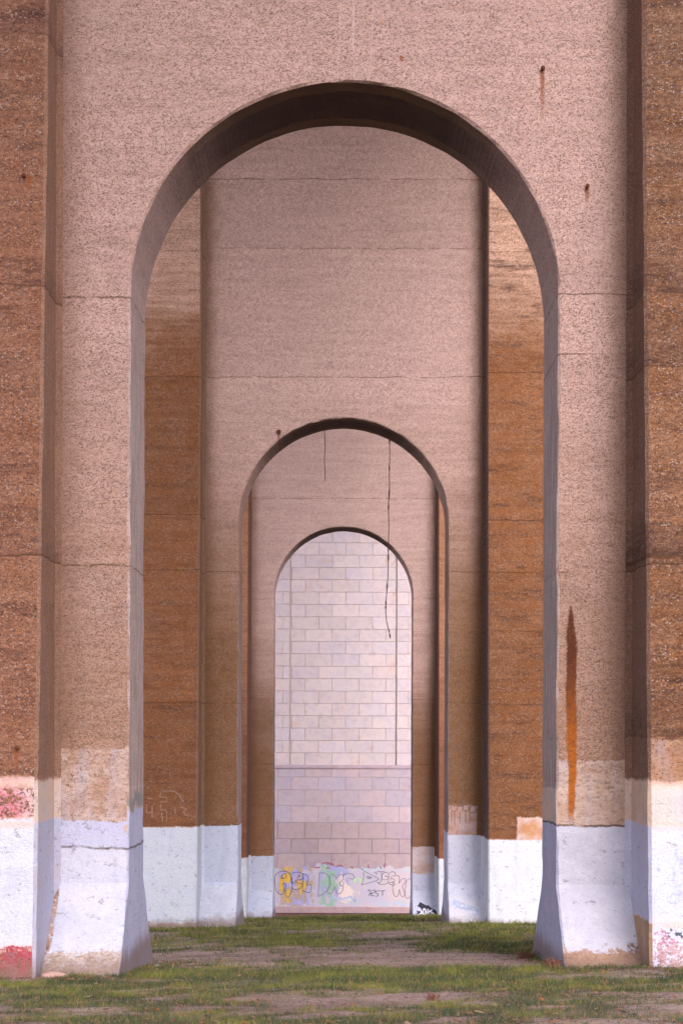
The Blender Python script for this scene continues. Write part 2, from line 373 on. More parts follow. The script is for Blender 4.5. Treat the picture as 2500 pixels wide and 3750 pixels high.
# ------------------------------------------------------------------ pier two
def Z2(v): return sz(v, 53.0) + 2.08
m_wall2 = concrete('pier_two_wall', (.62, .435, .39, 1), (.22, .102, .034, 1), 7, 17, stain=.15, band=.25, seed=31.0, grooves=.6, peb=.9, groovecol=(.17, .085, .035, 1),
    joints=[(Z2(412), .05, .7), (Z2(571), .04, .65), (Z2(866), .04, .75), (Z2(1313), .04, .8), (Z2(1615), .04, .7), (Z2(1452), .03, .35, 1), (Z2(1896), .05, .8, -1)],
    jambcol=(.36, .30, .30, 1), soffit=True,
    paints=[dict(z0=Z2(1918), z1=Z2(1850), u0=3.2, u1=4.1, col=(0.52, 0.36, 0.32, 1), col2=(0.4, 0.2, 0.1, 1), e=.1, fl=.2, jamb=False),
            dict(z0=-1, z1=Z2(1897), u0=-4.6, u1=0, col=(0.54, 0.599, 0.744, 1), col2=(0.548, 0.609, 0.744, 1), e=.03, fl=.04, jamb=False),
            dict(z0=-1, z1=Z2(2035), u0=-4.6, u1=0, col=(0.601, 0.644, 0.744, 1), e=.03, fl=.03, jamb=False),
            dict(z0=-1, z1=Z2(1917), u0=0, u1=4.6, col=(0.59, 0.624, 0.744, 1), col2=(0.599, 0.625, 0.744, 1), e=.03, fl=.03, jamb=False),
            dict(z0=-1, z1=.75, u0=0, u1=4.6, col=(0.652, 0.66, 0.744, 1), col2=(0.672, 0.661, 0.686, 1), e=.3, fl=.1, a=.7, jamb=False),
            dict(z0=-1, z1=Z2(1897), u0=-4.6, u1=0, col=(0.598, 0.63, 0.8, 1), e=.03, fl=.02, jamb=True),
            dict(z0=-1, z1=Z2(1912), u0=0, u1=4.6, col=(0.598, 0.63, 0.8, 1), col2=(0.55, 0.57, 0.74, 1), e=.03, fl=.02, jamb=True)],
    spots=[(sx(638, 53), Z2(993), .5), (sx(1147, 51.8), Z2(495), .3)])
ZQ = lambda v: sz(v, 51.6) + 2.08
m_pl2 = concrete('pier_two_left_pilaster', (.58, .38, .29, 1), (.235, .092, .028, 1), 16.5, 19.5, tintk=.9, pk=.1, stain=.6, band=.4, seed=41.0, peb=.9, dark=(.09, .04, .026, 1),
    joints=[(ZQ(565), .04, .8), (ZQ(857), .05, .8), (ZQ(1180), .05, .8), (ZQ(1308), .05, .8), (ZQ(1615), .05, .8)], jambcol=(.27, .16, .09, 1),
    paints=[dict(z0=.1, z1=ZQ(1901), col=(0.617, 0.678, 0.744, 1), col2=(0.585, 0.644, 0.744, 1), e=.04, fl=.03), dict(z0=-1, z1=.1, col=(0.6, 0.5, 0.48, 1), e=.05, fl=.1)])
m_pr2 = concrete('pier_two_right_pilaster', (.56, .36, .26, 1), (.215, .082, .022, 1), 16.5, 20, tintk=.9, pk=.14, stain=.9, band=.4, seed=53.0, peb=.9, dark=(.07, .035, .024, 1),
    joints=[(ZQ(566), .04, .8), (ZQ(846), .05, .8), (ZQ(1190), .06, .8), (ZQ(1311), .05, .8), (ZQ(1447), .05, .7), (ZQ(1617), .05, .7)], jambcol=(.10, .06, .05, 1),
    paints=[dict(z0=ZQ(1926), z1=ZQ(1875), u0=5.15, u1=6.3, col=(0.5, 0.24, 0.09, 1), col2=(0.6, 0.45, 0.4, 1), e=.12, fl=.14, jamb=False),
            dict(z0=.12, z1=ZQ(1927), col=(0.65, 0.696, 0.744, 1), col2=(0.626, 0.67, 0.744, 1), e=.035, fl=.03), dict(z0=-1, z1=.12, col=(0.6, 0.5, 0.48, 1), e=.05, fl=.1)])

# ------------------------------------------------------------------ pier three
def Z3(v): return sz(v, 79.8) + 4.62
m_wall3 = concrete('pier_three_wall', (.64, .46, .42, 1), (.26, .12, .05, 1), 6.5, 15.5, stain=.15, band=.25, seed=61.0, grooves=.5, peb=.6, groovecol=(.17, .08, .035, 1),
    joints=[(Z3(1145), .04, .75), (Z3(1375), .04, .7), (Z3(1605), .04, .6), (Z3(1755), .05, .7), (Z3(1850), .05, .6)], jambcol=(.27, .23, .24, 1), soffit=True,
    paints=[dict(z0=-1, z1=Z3(1945), u0=3, u1=4.6, col=(0.62, 0.52, 0.52, 1), col2=(0.52, 0.36, 0.28, 1), e=.08, fl=.12),
            dict(z0=-1, z1=Z3(2007), u0=3, u1=4.6, col=(0.586, 0.621, 0.744, 1), col2=(0.563, 0.596, 0.744, 1), e=.1, fl=.06),
            dict(z0=-1, z1=Z3(1967), u0=-4.6, u1=0, col=(0.59, 0.633, 0.744, 1), col2=(0.579, 0.64, 0.8, 1), e=.05, fl=.04)],
    spots=[(sx(1008, 79.8), Z3(1090), .5), (sx(1062, 79.8), Z3(1088), .4)])
m_pl3 = concrete('pier_three_pilaster', (.42, .2, .1, 1), (.23, .08, .03, 1), 5, 15, tintk=.9, stain=.5, band=.4, seed=71.0, peb=.7,
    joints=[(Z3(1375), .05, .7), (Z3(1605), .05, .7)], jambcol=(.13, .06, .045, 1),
    paints=[dict(z0=-1, z1=Z3(1966), col=(0.633, 0.678, 0.744, 1), e=.05, fl=.04)])

labels = ['nearest tall concrete pier with rust streak and red and pink paint at its foot',
          'middle concrete pier framed by the nearest arch, brown pilasters above a white painted foot',
          'farthest concrete pier, seen through the second arch, with a black tag on its foot']
mats = [(m_wall1, m_pl1, m_pr1), (m_wall2, m_pl2, m_pr2), (m_wall3, m_pl3, m_pl3)]
piers = []
for P, lb, mm in zip(PIERS, labels, mats):
    e = empty('arched_pier', (0, P['D'], P['zb']), lb, 'bridge pier', 'arched piers in a row under the viaduct')
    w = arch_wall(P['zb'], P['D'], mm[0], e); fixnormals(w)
    a = pilaster(P['zb'], -1, mm[1], e); fixnormals(a)
    b = pilaster(P['zb'], 1, mm[2], e); fixnormals(b)
    piers.append((e, w, a, b))
def pf(d_, u, v, dd, zbb): return (sx(u, dd), sz(v, dd) - zbb)
for (u, v) in ((1240, 158), (1343, 428)):
    bolt(piers[0][0], sx(u, 26), 0, Z1(v), RUST)
for (u, v) in ((53, 388), (42, 1720)):
    zz = ZP(v); bolt(piers[0][0], sx(u, 26-prot(zz+.1)), -prot(zz+.1), zz, RUST)
bolt(piers[1][0], sx(638, 53), 0, Z2(993), RUST, .05)
for (u, v) in ((1002, 1090), (1062, 1088)): pass

# ------------------------------------------------------------------ deck of the viaduct over the piers
def box(V, Fc, x0, x1, y0, y1, z0, z1):
    b = len(V)
    V += [(x0, y0, z0), (x1, y0, z0), (x1, y1, z0), (x0, y1, z0), (x0, y0, z1), (x1, y0, z1), (x1, y1, z1), (x0, y1, z1)]
    Fc += [tuple(b+i for i in f) for f in ((0, 3, 2, 1), (4, 5, 6, 7), (0, 1, 5, 4), (1, 2, 6, 5), (2, 3, 7, 6), (3, 0, 4, 7))]
n = NT('weathered_deck_steel'); DECK = n.finish(n.mix(n.noise(2), (.16, .12, .11, 1), (.22, .16, .13, 1)), .8)
dk = empty('viaduct_deck', (0, 40, 25), 'weathered railway deck on plate girders carried by the row of arched piers', 'bridge deck')
V, Fc = [], []
for k in range(170): box(V, Fc, -5.9, 5.9, -60+k*.78, -60+k*.78+.27, 2.05, 2.3)
tag(mesh_obj('sleepers', V, Fc, DECK, dk), kind='stuff')
for gx in (-5.6, -2.0, 2.0, 5.6):
    V, Fc = [], []; box(V, Fc, gx-.02, gx+.02, -52, 66, .08, 2.0); box(V, Fc, gx-.3, gx+.3, -52, 66, .02, .08); box(V, Fc, gx-.3, gx+.3, -52, 66, 2.0, 2.045)
    for k in range(80): box(V, Fc, gx-.22, gx+.22, -51.5+k*1.48, -51.47+k*1.48, .081, 1.999)
    mesh_obj('girder', V, Fc, DECK, dk)

# ------------------------------------------------------------------ granite tower closing the view
TD = 107.0; TZB = -7.3
def TX(u): return sx(u, TD)
def TZ(v): return sz(v, TD) - TZB
def granite():
    n = NT('pale_granite')
    at = n.t.nodes.new('ShaderNodeAttribute'); at.attribute_name = 'tint'
    w = n.noise(.9, (1, 1, 1), 5, .65, 2); w2 = n.noise(3.5, (1, 1, 1), 4, .6, 4); fine = n.noise(26, (1, 1, 1), 3, .7, 5)
    c = n.mix(n.ss(w, .42, .62)*.5, at.outputs['Color'], n.mix(1.0, at.outputs['Color'], (1.12, 1.04, .98, 1), 'MULTIPLY'))
    rust = n.noise(1.7, (1, 1, 1.3), 5, .7, 9)
    c = n.mix(n.ss(rust, .56, .68)*.55, c, n.mix(1.0, c, (.92, .72, .55, 1), 'MULTIPLY'))
    c = n.mix(n.ss(w2, .46, .62)*.45, c, n.mix(1.0, c, (.80, .80, .95, 1), 'MULTIPLY'))
    c = n.mix(n.ss(fine, .45, .7)*.12, c, (.3, .28, .3, 1))
    # long dirt runs
    run = n.noise(1.0, (1.6, 1.6, .16), 4, .65, 12)
    c = n.mix(n.ss(run, .58, .72)*.16, c, (.42, .36, .37, 1))
    return n.finish(c, .8, n.bump(w2*.6 + fine*.5, .4, .02), .3)
GRAN = granite()
n = NT('tower_mortar'); MORT = n.finish(n.mix(n.noise(1.5), (.60, .51, .46, 1), (.56, .49, .49, 1)), .9)
tw = empty('granite_tower', (0, TD, TZB), 'pale granite block tower wall with graffiti band closing the view behind the farthest arch', 'tower')
def blocks(name, rows, x0, x1, yf, parent, bw=1.66, ph=0.0, th=.25, gap=.009, tint='pale', skipfn=None):
    V, Fc, tints = [], [], []
    for i, (za, zb_) in enumerate(rows):
        off = ph + (bw/2 if i % 2 else 0)
        k = math.floor((x0 - off)/bw); xs = []
        while off + k*bw < x1: xs.append(off + k*bw); k += 1
        xs.append(off + k*bw)
        for a, b in zip(xs[:-1], xs[1:]):
            a, b = max(a, x0), min(b, x1)
            if b - a < .08: continue
            r = random.Random(int(a*100)*31 + i*77 + len(name)).random
            y = yf + (r()-.5)*.012
            bx0, bx1, bz0, bz1 = a+gap, b-gap, za+gap, zb_-gap
            s_ = len(V); c = .012
            V += [(bx0+c, y, bz0+c), (bx1-c, y, bz0+c), (bx1-c, y, bz1-c), (bx0+c, y, bz1-c),
                  (bx0, y+c, bz0), (bx1, y+c, bz0), (bx1, y+c, bz1), (bx0, y+c, bz1),
                  (bx0, y+th, bz0), (bx1, y+th, bz0), (bx1, y+th, bz1), (bx0, y+th, bz1)]
            fs = [(0, 1, 2, 3), (4, 5, 1, 0), (5, 6, 2, 1), (6, 7, 3, 2), (7, 4, 0, 3), (8, 9, 5, 4), (9, 10, 6, 5), (10, 11, 7, 6), (11, 8, 4, 7)]
            Fc += [tuple(s_+q for q in f) for f in fs]
            if tint == 'pale':
                base = ([(.565, .50, .515), (.555, .50, .53), (.57, .505, .51), (.565, .50, .50), (.55, .49, .505), (.575, .515, .525)] if 'lower' not in name else [(.46, .395, .44), (.44, .39, .45), (.48, .40, .43)]*2)[int(r()*6)]
            elif tint == 'mauve': base = [(.40, .32, .34), (.39, .32, .36), (.41, .33, .345)][int(r()*3)]
            else: base = [(.30, .19, .17), (.26, .17, .16)][int(r()*2)]
            q = .94 + r()*.1
            tints += [tuple(v*q for v in base)+(1,)]*len(fs)
    me = bpy.data.meshes.new(name); me.from_pydata(V, [], Fc); me.materials.append(GRAN)
    at = me.color_attributes.new('tint', 'FLOAT_COLOR', 'CORNER'); k = 0
    for p in me.polygons:
        for li in p.loop_indices: at.data[li].color = tints[p.index]
    o = bpy.data.objects.new(name, me); COL.objects.link(o); o.parent = parent; fixnormals(o); return o
up = []; v = 1758.0
while v > 1130: up.append((TZ(v), TZ(v-28.45))); v -= 28.45
lows = [(TZ(1785), TZ(1764.5)), (TZ(1814.7), TZ(1785)), (TZ(1851.6), TZ(1814.7)), (TZ(1888.9), TZ(1851.6))]
mauve = [(TZ(1926.5), TZ(1888.9)), (TZ(1960), TZ(1926.5)), (TZ(1994), TZ(1960))]
GX = 3.28
blocks('panel_masonry', up, -GX+.02, GX-.02, .16, tw, ph=TX(762))
for s_ in (-1, 1):
    blocks('side_masonry', up, -9 if s_ < 0 else GX+.03, -GX-.03 if s_ < 0 else 9, 0, tw, ph=TX(762)+.55*s_)
blocks('lower_masonry', lows, -9, 9, -.04, tw, ph=TX(762))
mm_ = blocks('base_masonry', mauve, -9, 9, -.08, tw, ph=TX(762), tint='mauve')
V, Fc = [], []
top = TZ(1130)
box(V, Fc, -8.9, -GX-.02, .05, 6, TZ(1757), top); box(V, Fc, GX+.02, 8.9, .05, 6, TZ(1757), top)
box(V, Fc, -GX+.03, GX-.03, .21, 6.05, TZ(1757), top)
box(V, Fc, -GX-.1, GX+.1, .215, 6.0, TZ(1757), top); box(V, Fc, -8.95, 8.95, .0, 6.1, TZ(2200), TZ(1764)); 
mesh_obj('masonry_core', V, Fc, MORT, tw)
# cut-stone string course, arch head above the panel
def prism_bar(name, prof, x0, x1, mat, parent, tintc=(.62, .54, .56, 1)):
    V = [(x0, y, z) for y, z in prof] + [(x1, y, z) for y, z in prof]; k = len(prof)
    Fc = [(i, (i+1) % k, k+(i+1) % k, k+i) for i in range(k)] + [tuple(range(k))[::-1], tuple(range(k, 2*k))]
    o = mesh_obj(name, V, Fc, mat, parent)
    at = o.data.color_attributes.new('tint', 'FLOAT_COLOR', 'CORNER')
    for d_ in at.data: d_.color = tintc
    fixnormals(o); return o
za, zc = TZ(1765), TZ(1757)
prism_bar('string_course', [(.3, za), (-.1, za), (-.1, za+.05), (-.02, zc), (.3, zc)], -9.05, 9.05, GRAN, tw, (.36, .29, .32, 1))
head = []
for i in range(49):
    a = math.pi - i*math.pi/48; c, s2 = math.cos(a), math.sin(a)
    z0 = TZ(1262); tz = 34.0
    k = min(9/abs(c) if abs(c) > 1e-6 else 1e9, (tz-z0)/max(s2, 1e-6))
    head.append([(GX*c, .0, z0+GX*s2), (k*c, .0, z0+k*s2), (k*c, 6.2, z0+k*s2), (GX*c, 6.2, z0+GX*s2)])
# built only above the highest course of the panel
Vh, Fh = [], []
box(Vh, Fh, -8.98, 8.98, -.02, 6.2, top+.01, 36.0)
oh = mesh_obj('upper_masonry', Vh, Fh, GRAN, tw); at = oh.data.color_attributes.new('tint', 'FLOAT_COLOR', 'CORNER')
for d_ in at.data: d_.color = (.62, .56, .6, 1)
# spandrel slivers where the blind arch starts to turn
for s_ in (-1, 1):
    V, Fc = [], []; z0 = TZ(1282); pts = []
    for i in range(17):
        a = i*math.pi/2/16; pts.append((GX*math.cos(a), z0+ (top-z0)*math.sin(a)))
    poly = [(x*s_, z) for x, z in pts] + [(s_*GX+s_*.02, top)]
    k = len(poly)
    V = [(x, -.0, z) for x, z in poly] + [(x, .2, z) for x, z in poly]
    Fc = [tuple(range(k)), tuple(range(k, 2*k))[::-1]] + [(i, (i+1) % k, k+(i+1) % k, k+i) for i in range(k)]
    o = mesh_obj('arch_spandrel', V, Fc, GRAN, tw); at = o.data.color_attributes.new('tint', 'FLOAT_COLOR', 'CORNER')
    for d_ in at.data: d_.color = (.64, .57, .6, 1)
    fixnormals(o)
# painted band under layers of tags
def band_mat():
    n = NT('overpainted_band')
    a = n.noise(.55, (1, 1, .9), 5, .6, 3); b = n.noise(1.5, (1, 1, 1), 4, .65, 6); c_ = n.noise(2.1, (1, 1, .8), 4, .6, 8); X = n.X; Z = n.Z
    col = n.mix(n.ss(a, .4, .6), (.48, .45, .55, 1), (.56, .48, .49, 1))
    def area(x0, x1): return n.ss(X + (b-.5)*.8, x0-.25, x0+.25)*n.ss(X + (b-.5)*.8, x1-.25, x1+.25).inv()
    zt = TZ(2000); zl = TZ(2078)
    lav = area(TX(640), TX(712)).mx(area(TX(735), TX(800))*n.ss(Z+(b-.5)*1.2, zl+.2, zl+.9))
    col = n.mix(lav*n.ss(b, .40, .46), col, (.34, .34, .62, 1))
    tan = area(TX(643), TX(722))
    col = n.mix(tan*n.ss(c_, .46, .50), col, (.42, .32, .22, 1))
    col = n.mix(area(TX(650), TX(705))*n.ss(c_, .565, .58), col, (.62, .40, .10, 1))
    col = n.mix(area(TX(655), TX(700))*n.ss(b, .60, .62), col, (.7, .3, .22, 1))
    gr = area(TX(738), TX(775))
    col = n.mix(gr*n.ss(c_, .46, .50), col, (.28, .46, .34, 1))
    col = n.mix(area(TX(808), TX(840))*n.ss(c_, .52, .55)*n.ss(Z, TZ(2030), TZ(2025)), col, (.42, .66, .34, 1))
    col = n.mix(area(TX(780), TX(860))*n.ss(a, .5, .55), col, (.72, .62, .58, 1))
    teal = n.ss(Z + (b-.5)*.5, zl+.1, zl+.5).inv()*n.ss(c_, .5, .56)
    col = n.mix(teal*area(TX(770), TX(935))*.6, col, (.36, .5, .6, 1))
    teal2 = n.ss(Z, TZ(2004), TZ(1998))*n.ss(b, .52, .56)
    col = n.mix(teal2*.6, col, (.4, .56, .58, 1))
    col = n.mix(n.ss(n.noise(9, (1, 1, 1), 3, .7), .6, .7)*.3, col, (.5, .46, .52, 1))
    return n.finish(col, .6, n.bump(b, .3, .01), .3)
BAND = band_mat()
V, Fc = [], []
xs = np.linspace(-9, 9, 220); zt0 = TZ(1994)
k = len(xs)
tops = []
for x in xs:
    u = VX + x*F/TD
    h = zt0 + .03*nz(x*3, 1, 2)
    for (a0, a1, hh) in ((700, 711, .2), (726, 748, .3), (748, 762, .15), (762, 792, .1), (868, 905, .12), (890, 898, .2), (925, 945, .1), (650, 680, .08)):
        if a0 < u < a1: h = max(h, zt0 + hh + .05*nz(x*7, 3, 5))
    tops.append(h)
zb0 = TZ(2081.5)
V = [(x, -.125, zb0) for x in xs] + [(x, -.125, t) for x, t in zip(xs, tops)] + [(x, -.05, zb0) for x in xs] + [(x, -.05, t) for x, t in zip(xs, tops)]
for i in range(k-1):
    Fc += [(i, i+1, k+i+1, k+i), (k+i, k+i+1, 3*k+i+1, 3*k+i), (i+1, i, 2*k+i, 2*k+i+1)]
ob = mesh_obj('painted_band', V, Fc, BAND, tw)
prism_bar('base_ledge', [(.3, TZ(2096)), (-.3, TZ(2096)), (-.3, TZ(2083)), (-.26, TZ(2081.5)), (.3, TZ(2081.5))], -9.1, 9.1, GRAN, tw, (.42, .31, .32, 1))
prism_bar('plinth', [(.3, -1.5), (-.22, -1.5), (-.22, TZ(2096)), (.3, TZ(2096))], -9.02, 9.02, GRAN, tw, (.17, .09, .085, 1))

# ------------------------------------------------------------------ graffiti strokes
def flat_mat(name, c, r=.55):
    n = NT(name); w = n.noise(8, (1, 1, 1), 3, .6)
    return n.finish(n.mix(n.ss(w, .35, .75)*.4, c, tuple(min(1, x*1.6+.03) for x in c[:3])+(1,)), r, None, .3)
INK = flat_mat('black_spray', (.03, .03, .05, 1)); GREYINK = flat_mat('grey_spray', (.22, .2, .26, 1)); BLUEINK = flat_mat('blue_spray', (.36, .44, .60, 1))
CHALK = flat_mat('faded_white_spray', (.25, .15, .105, 1)); PINKINK = flat_mat('dark_pink_spray', (.3, .1, .16, 1)); YEL = flat_mat('yellow_spray', (.60, .38, .06, 1))
def catmull(pts, m=6, closed=False):
    P = [np.array(p, float) for p in pts]; out = []
    if closed: P = [P[-1]] + P + [P[0], P[1]]
    else: P = [2*P[0]-P[1]] + P + [2*P[-1]-P[-2]]
    for i in range(1, len(P)-2):
        for t in np.linspace(0, 1, m, endpoint=False):
            a, b, c, d_ = P[i-1], P[i], P[i+1], P[i+2]
            out.append(.5*((2*b)+(-a+c)*t+(2*a-5*b+4*c-d_)*t*t+(-a+3*b-3*c+d_)*t**3))
    out.append(P[-2]); return out
def strokes(name, lines, conv, y, wid, mat, parent, label=None, th=.004, m=6, split=False):
    if split: return [strokes(name, [l_], conv, y, wid, mat, parent, label, th, m) for l_ in lines]
    V, Fc = [], []
    for ln in lines:
        q = [conv(*p) for p in (catmull(ln, m) if len(ln) > 2 else [np.array(p, float) for p in ln])]
        n_ = len(q); b = len(V)
        for i, (x, z) in enumerate(q):
            x0, z0 = q[max(0, i-1)]; x1, z1 = q[min(n_-1, i+1)]
            tx, tz = x1-x0, z1-z0; L = math.hypot(tx, tz) or 1; nx, n2 = -tz/L, tx/L
            w = wid*.5*(1 + .35*nz(i*.4, x, z))
            V += [(x+nx*w, y, z+n2*w), (x-nx*w, y, z-n2*w), (x+nx*w, y+th, z+n2*w), (x-nx*w, y+th, z-n2*w)]
        for i in range(n_-1):
            o = b+i*4
            Fc += [(o, o+1, o+5, o+4), (o+2, o+6, o+7, o+3), (o, o+4, o+6, o+2), (o+1, o+3, o+7, o+5)]
    o = mesh_obj(name, V, Fc, mat, parent); fixnormals(o)
    if label: o['label'] = label
    return o
def polys(name, pl, conv, y, mat, parent, label=None, th=.004, split=False):
    if split: return [polys(name, [p_], conv, y, mat, parent, label, th) for p_ in pl]
    V, Fc = [], []
    for p in pl:
        b = len(V); q = [conv(*a) for a in p]; k = len(q)
        V += [(x, y, z) for x, z in q] + [(x, y+th, z) for x, z in q]
        Fc += [tuple(b+i for i in range(k)), tuple(b+k+i for i in range(k))[::-1]] + [(b+i, b+(i+1) % k, b+k+(i+1) % k, b+k+i) for i in range(k)]
    o = mesh_obj(name, V, Fc, mat, parent); fixnormals(o)
    if label: o['label'] = label
    return o
def cz(ox, oy, s, d, zb_):    # survey converter from an enlarged crop of the photograph
    return lambda a, b: (sx((ox + a/s)/1.5944, d), sz((oy + b/s)/1.5944, d) - zb_)
cT = cz(950, 3080, 2.24, TD, TZB)
yT = -.131
strokes('graffiti', [
    [(203, 355), (205, 400), (195, 435), (170, 438), (140, 400), (130, 340), (135, 285), (165, 255), (210, 247), (245, 262), (268, 300), (272, 350), (268, 410), (250, 450), (232, 462), (218, 440), (216, 400), (222, 362), (205, 345), (190, 360)],
    [(180, 308), (190, 280), (215, 268), (222, 300), (182, 308)],
    [(262, 270), (300, 255), (345, 262), (362, 290), (350, 315), (315, 318), (300, 330), (320, 345), (352, 350), (345, 380), (310, 397), (280, 390), (270, 350), (262, 300)],
    [(272, 345), (300, 342)], [(310, 300), (330, 290), (322, 275)],
    [(355, 265), (380, 275), (402, 290), (402, 330), (392, 362), (425, 358), (428, 390), (415, 422), (385, 418), (358, 402), (360, 360), (362, 300), (357, 268)],
    ], cT, yT, .035, INK, tw, 'black outlined bubble letters AEL at the left end of the painted band')
strokes('graffiti', [
    [(480, 457), (510, 440), (550, 415), (575, 360), (578, 310), (560, 275), (520, 260), (490, 262)], [(494, 258), (492, 330), (488, 400), (485, 450)],
    [(580, 330), (580, 290), (600, 272), (620, 285), (635, 310), (650, 280), (680, 275), (692, 300), (680, 325), (660, 340), (668, 365), (690, 362), (694, 330)],
    [(578, 340), (595, 350), (575, 380), (560, 410), (575, 430), (600, 425), (612, 395), (620, 370), (628, 400), (640, 430), (670, 425), (685, 400), (690, 370)],
    [(690, 300), (700, 272), (730, 266), (765, 270), (780, 290), (770, 310), (735, 305)]],
    cT, yT, .05, GREYINK, tw, 'grey outlined bubble letters starting with D in the middle of the painted band')
strokes('graffiti', [
    [(835, 225), (870, 250), (950, 290), (985, 310)], [(985, 310), (940, 330), (870, 350), (836, 358)], [(848, 262), (860, 265), (852, 320), (842, 357)],
    [(882, 300), (925, 298)], [(925, 298), (890, 308)], [(880, 298), (890, 285), (922, 296)],
    [(942, 252), (965, 262), (955, 275)], [(965, 250), (1000, 248), (1030, 248)], [(1000, 250), (1005, 300), (990, 340), (965, 335)],
    [(1060, 262), (1030, 255), (1005, 280), (1010, 310), (1040, 315), (1060, 300), (1045, 285), (1028, 290)], [(1062, 262), (1058, 330), (1030, 352), (990, 352), (968, 335)],
    [(1068, 260), (1090, 248), (1115, 258), (1112, 282), (1090, 282)], [(1085, 285), (1078, 305), (1100, 308), (1110, 325), (1085, 335)], [(1060, 340), (1085, 335), (1110, 345), (1105, 362), (1080, 355), (1060, 345)],
    [(1112, 285), (1140, 280), (1150, 310), (1145, 345), (1170, 310), (1195, 305), (1200, 330), (1175, 365), (1180, 390), (1192, 430), (1180, 455), (1160, 440), (1148, 395), (1140, 440), (1120, 452), (1102, 430), (1095, 380), (1100, 340)],
    [(1210, 320), (1230, 306), (1243, 312)], [(1210, 320), (1200, 370), (1195, 420), (1205, 460), (1225, 466), (1240, 440)],
    ], cT, yT, .05, GREYINK, tw, 'thin dark outlined letters DJSEK at the right end of the painted band')
strokes('graffiti', [[(890, 410), (905, 398), (915, 420), (900, 448)], [(900, 430), (930, 425)], [(925, 405), (950, 400), (945, 420), (925, 425)], [(925, 425), (920, 446), (945, 446)],
    [(985, 405), (960, 410), (958, 425), (978, 432), (970, 448), (950, 450)], [(990, 408), (1033, 404)], [(1012, 406), (1012, 446)]], cT, yT, .038, INK, tw, 'small black letters below the thin outlined ones')
strokes('graffiti', [[(515, 190), (540, 178), (580, 180), (615, 193)], [(550, 225), (565, 215), (580, 228)], [(635, 208), (665, 196), (690, 210)], [(460, 220), (498, 214)],
    [(755, 205), (770, 225)], [(895, 190), (898, 220)], [(1030, 180), (1025, 220)], [(990, 205), (1000, 225)]], cT, -.135, .07, PINKINK, tw, 'dark stroke left above the painted band', split=True)
strokes('graffiti', [[(600, 470), (620, 460), (640, 480), (660, 462), (680, 478), (705, 465), (730, 462), (750, 450), (760, 470), (790, 490), (780, 460)], [(1090, 505), (1110, 515), (1140, 510), (1170, 520), (1230, 520)], [(835, 215), (850, 225), (855, 215)]],
    cT, yT, .1, BLUEINK, tw, 'pale blue scribble on the painted band', split=True)
polys('graffiti', [[(165, 300), (190, 300), (205, 380), (190, 420), (168, 400)], [(200, 265), (250, 270), (262, 320), (240, 350), (205, 330)], [(228, 400), (250, 400), (240, 440)],
    [(225, 480), (240, 470), (250, 500), (232, 512)], [(362, 345), (380, 330), (378, 372), (360, 375)], [(310, 370), (330, 375), (320, 395)], [(290, 300), (310, 290), (320, 308)]], cT, -.129, YEL, tw, 'yellow paint patch inside the left bubble letters', split=True)
c3 = cz(950, 3080, 2.24, 79.8, -4.62)
def flare_y(z, zf=1.15):
    t = max(0.0, (zf - z)/zf); return 1.15*min(t, 1.35)**1.12
def on_flare(o, extra=.006):
    for v in o.data.vertices: v.co.y = -flare_y(v.co.z) - extra + v.co.y
tagp = [[(1282, 602), (1300, 590), (1290, 570), (1310, 580), (1335, 560), (1302, 540), (1318, 520), (1322, 508), (1375, 535), (1395, 533), (1405, 545), (1430, 560), (1452, 572), (1463, 610), (1425, 612), (1420, 588), (1400, 600), (1408, 612), (1380, 610), (1382, 580), (1370, 560), (1372, 595), (1350, 612), (1310, 612), (1322, 600), (1305, 598)]]
g_ = polys('graffiti', tagp, lambda a, b: (c3(a, b)[0]/79.8*78.7, sz((3080+b/2.24)/1.5944, 78.7)+4.62), 0, INK, piers[2][0], 'black block tag sprayed low on the right leg'); 
def subdiv(o, cuts=3):
    import bmesh
    bm = bmesh.new(); bm.from_mesh(o.data); bmesh.ops.triangulate(bm, faces=bm.faces); bmesh.ops.subdivide_edges(bm, edges=bm.edges, cuts=cuts, use_grid_fill=True); bm.to_mesh(o.data); bm.free()
subdiv(g_); on_flare(g_, .02)
WHT = flat_mat('white_gap_paint', (.66, .66, .76, 1))
g2 = strokes('graffiti', [[(1345, 575), (1358, 560), (1368, 575), (1362, 600), (1348, 600), (1345, 578)], [(1312, 560), (1330, 575), (1335, 590), (1318, 600)], [(1388, 560), (1390, 600)], [(1392, 585), (1425, 565)], [(1400, 575), (1440, 600)]],
    lambda a, b: (c3(a, b)[0]/79.8*78.7, sz((3080+b/2.24)/1.5944, 78.7)+4.62), 0, .07, WHT, piers[2][0], 'white letter gaps of the black tag')
on_flare(g2, .035)
# faded scrawl on the pilaster and leg of pier two
cL = cz(0, 2600, 1.568, 51.55, -2.08)
yP = lambda: None
def on_pil(o, zb_, extra=.006):
    for v in o.data.vertices: v.co.y = -prot(v.co.z + zb_) - extra + v.co.y
g3 = strokes('graffiti', [[(930, 475), (925, 500), (960, 505), (958, 530), (925, 528)], [(930, 545), (928, 575), (960, 578), (962, 640)], [(935, 590), (940, 640)], [(1035, 500), (1060, 530)], [(1040, 560), (1075, 570), (1060, 585), (1075, 605), (1105, 610)],
    [(850, 545), (850, 590), (875, 590)], [(880, 550), (880, 620)], [(1010, 560), (1012, 600)], [(850, 510), (880, 512)], [(940, 468), (1000, 470), (1045, 495)]], cL, 0, .03, CHALK, piers[1][0], 'faded pale scrawl above the white paint on the left')
on_pil(g3, -2.08)
cR = cz(1500, 2600, 1.568, 53.0, -2.08)
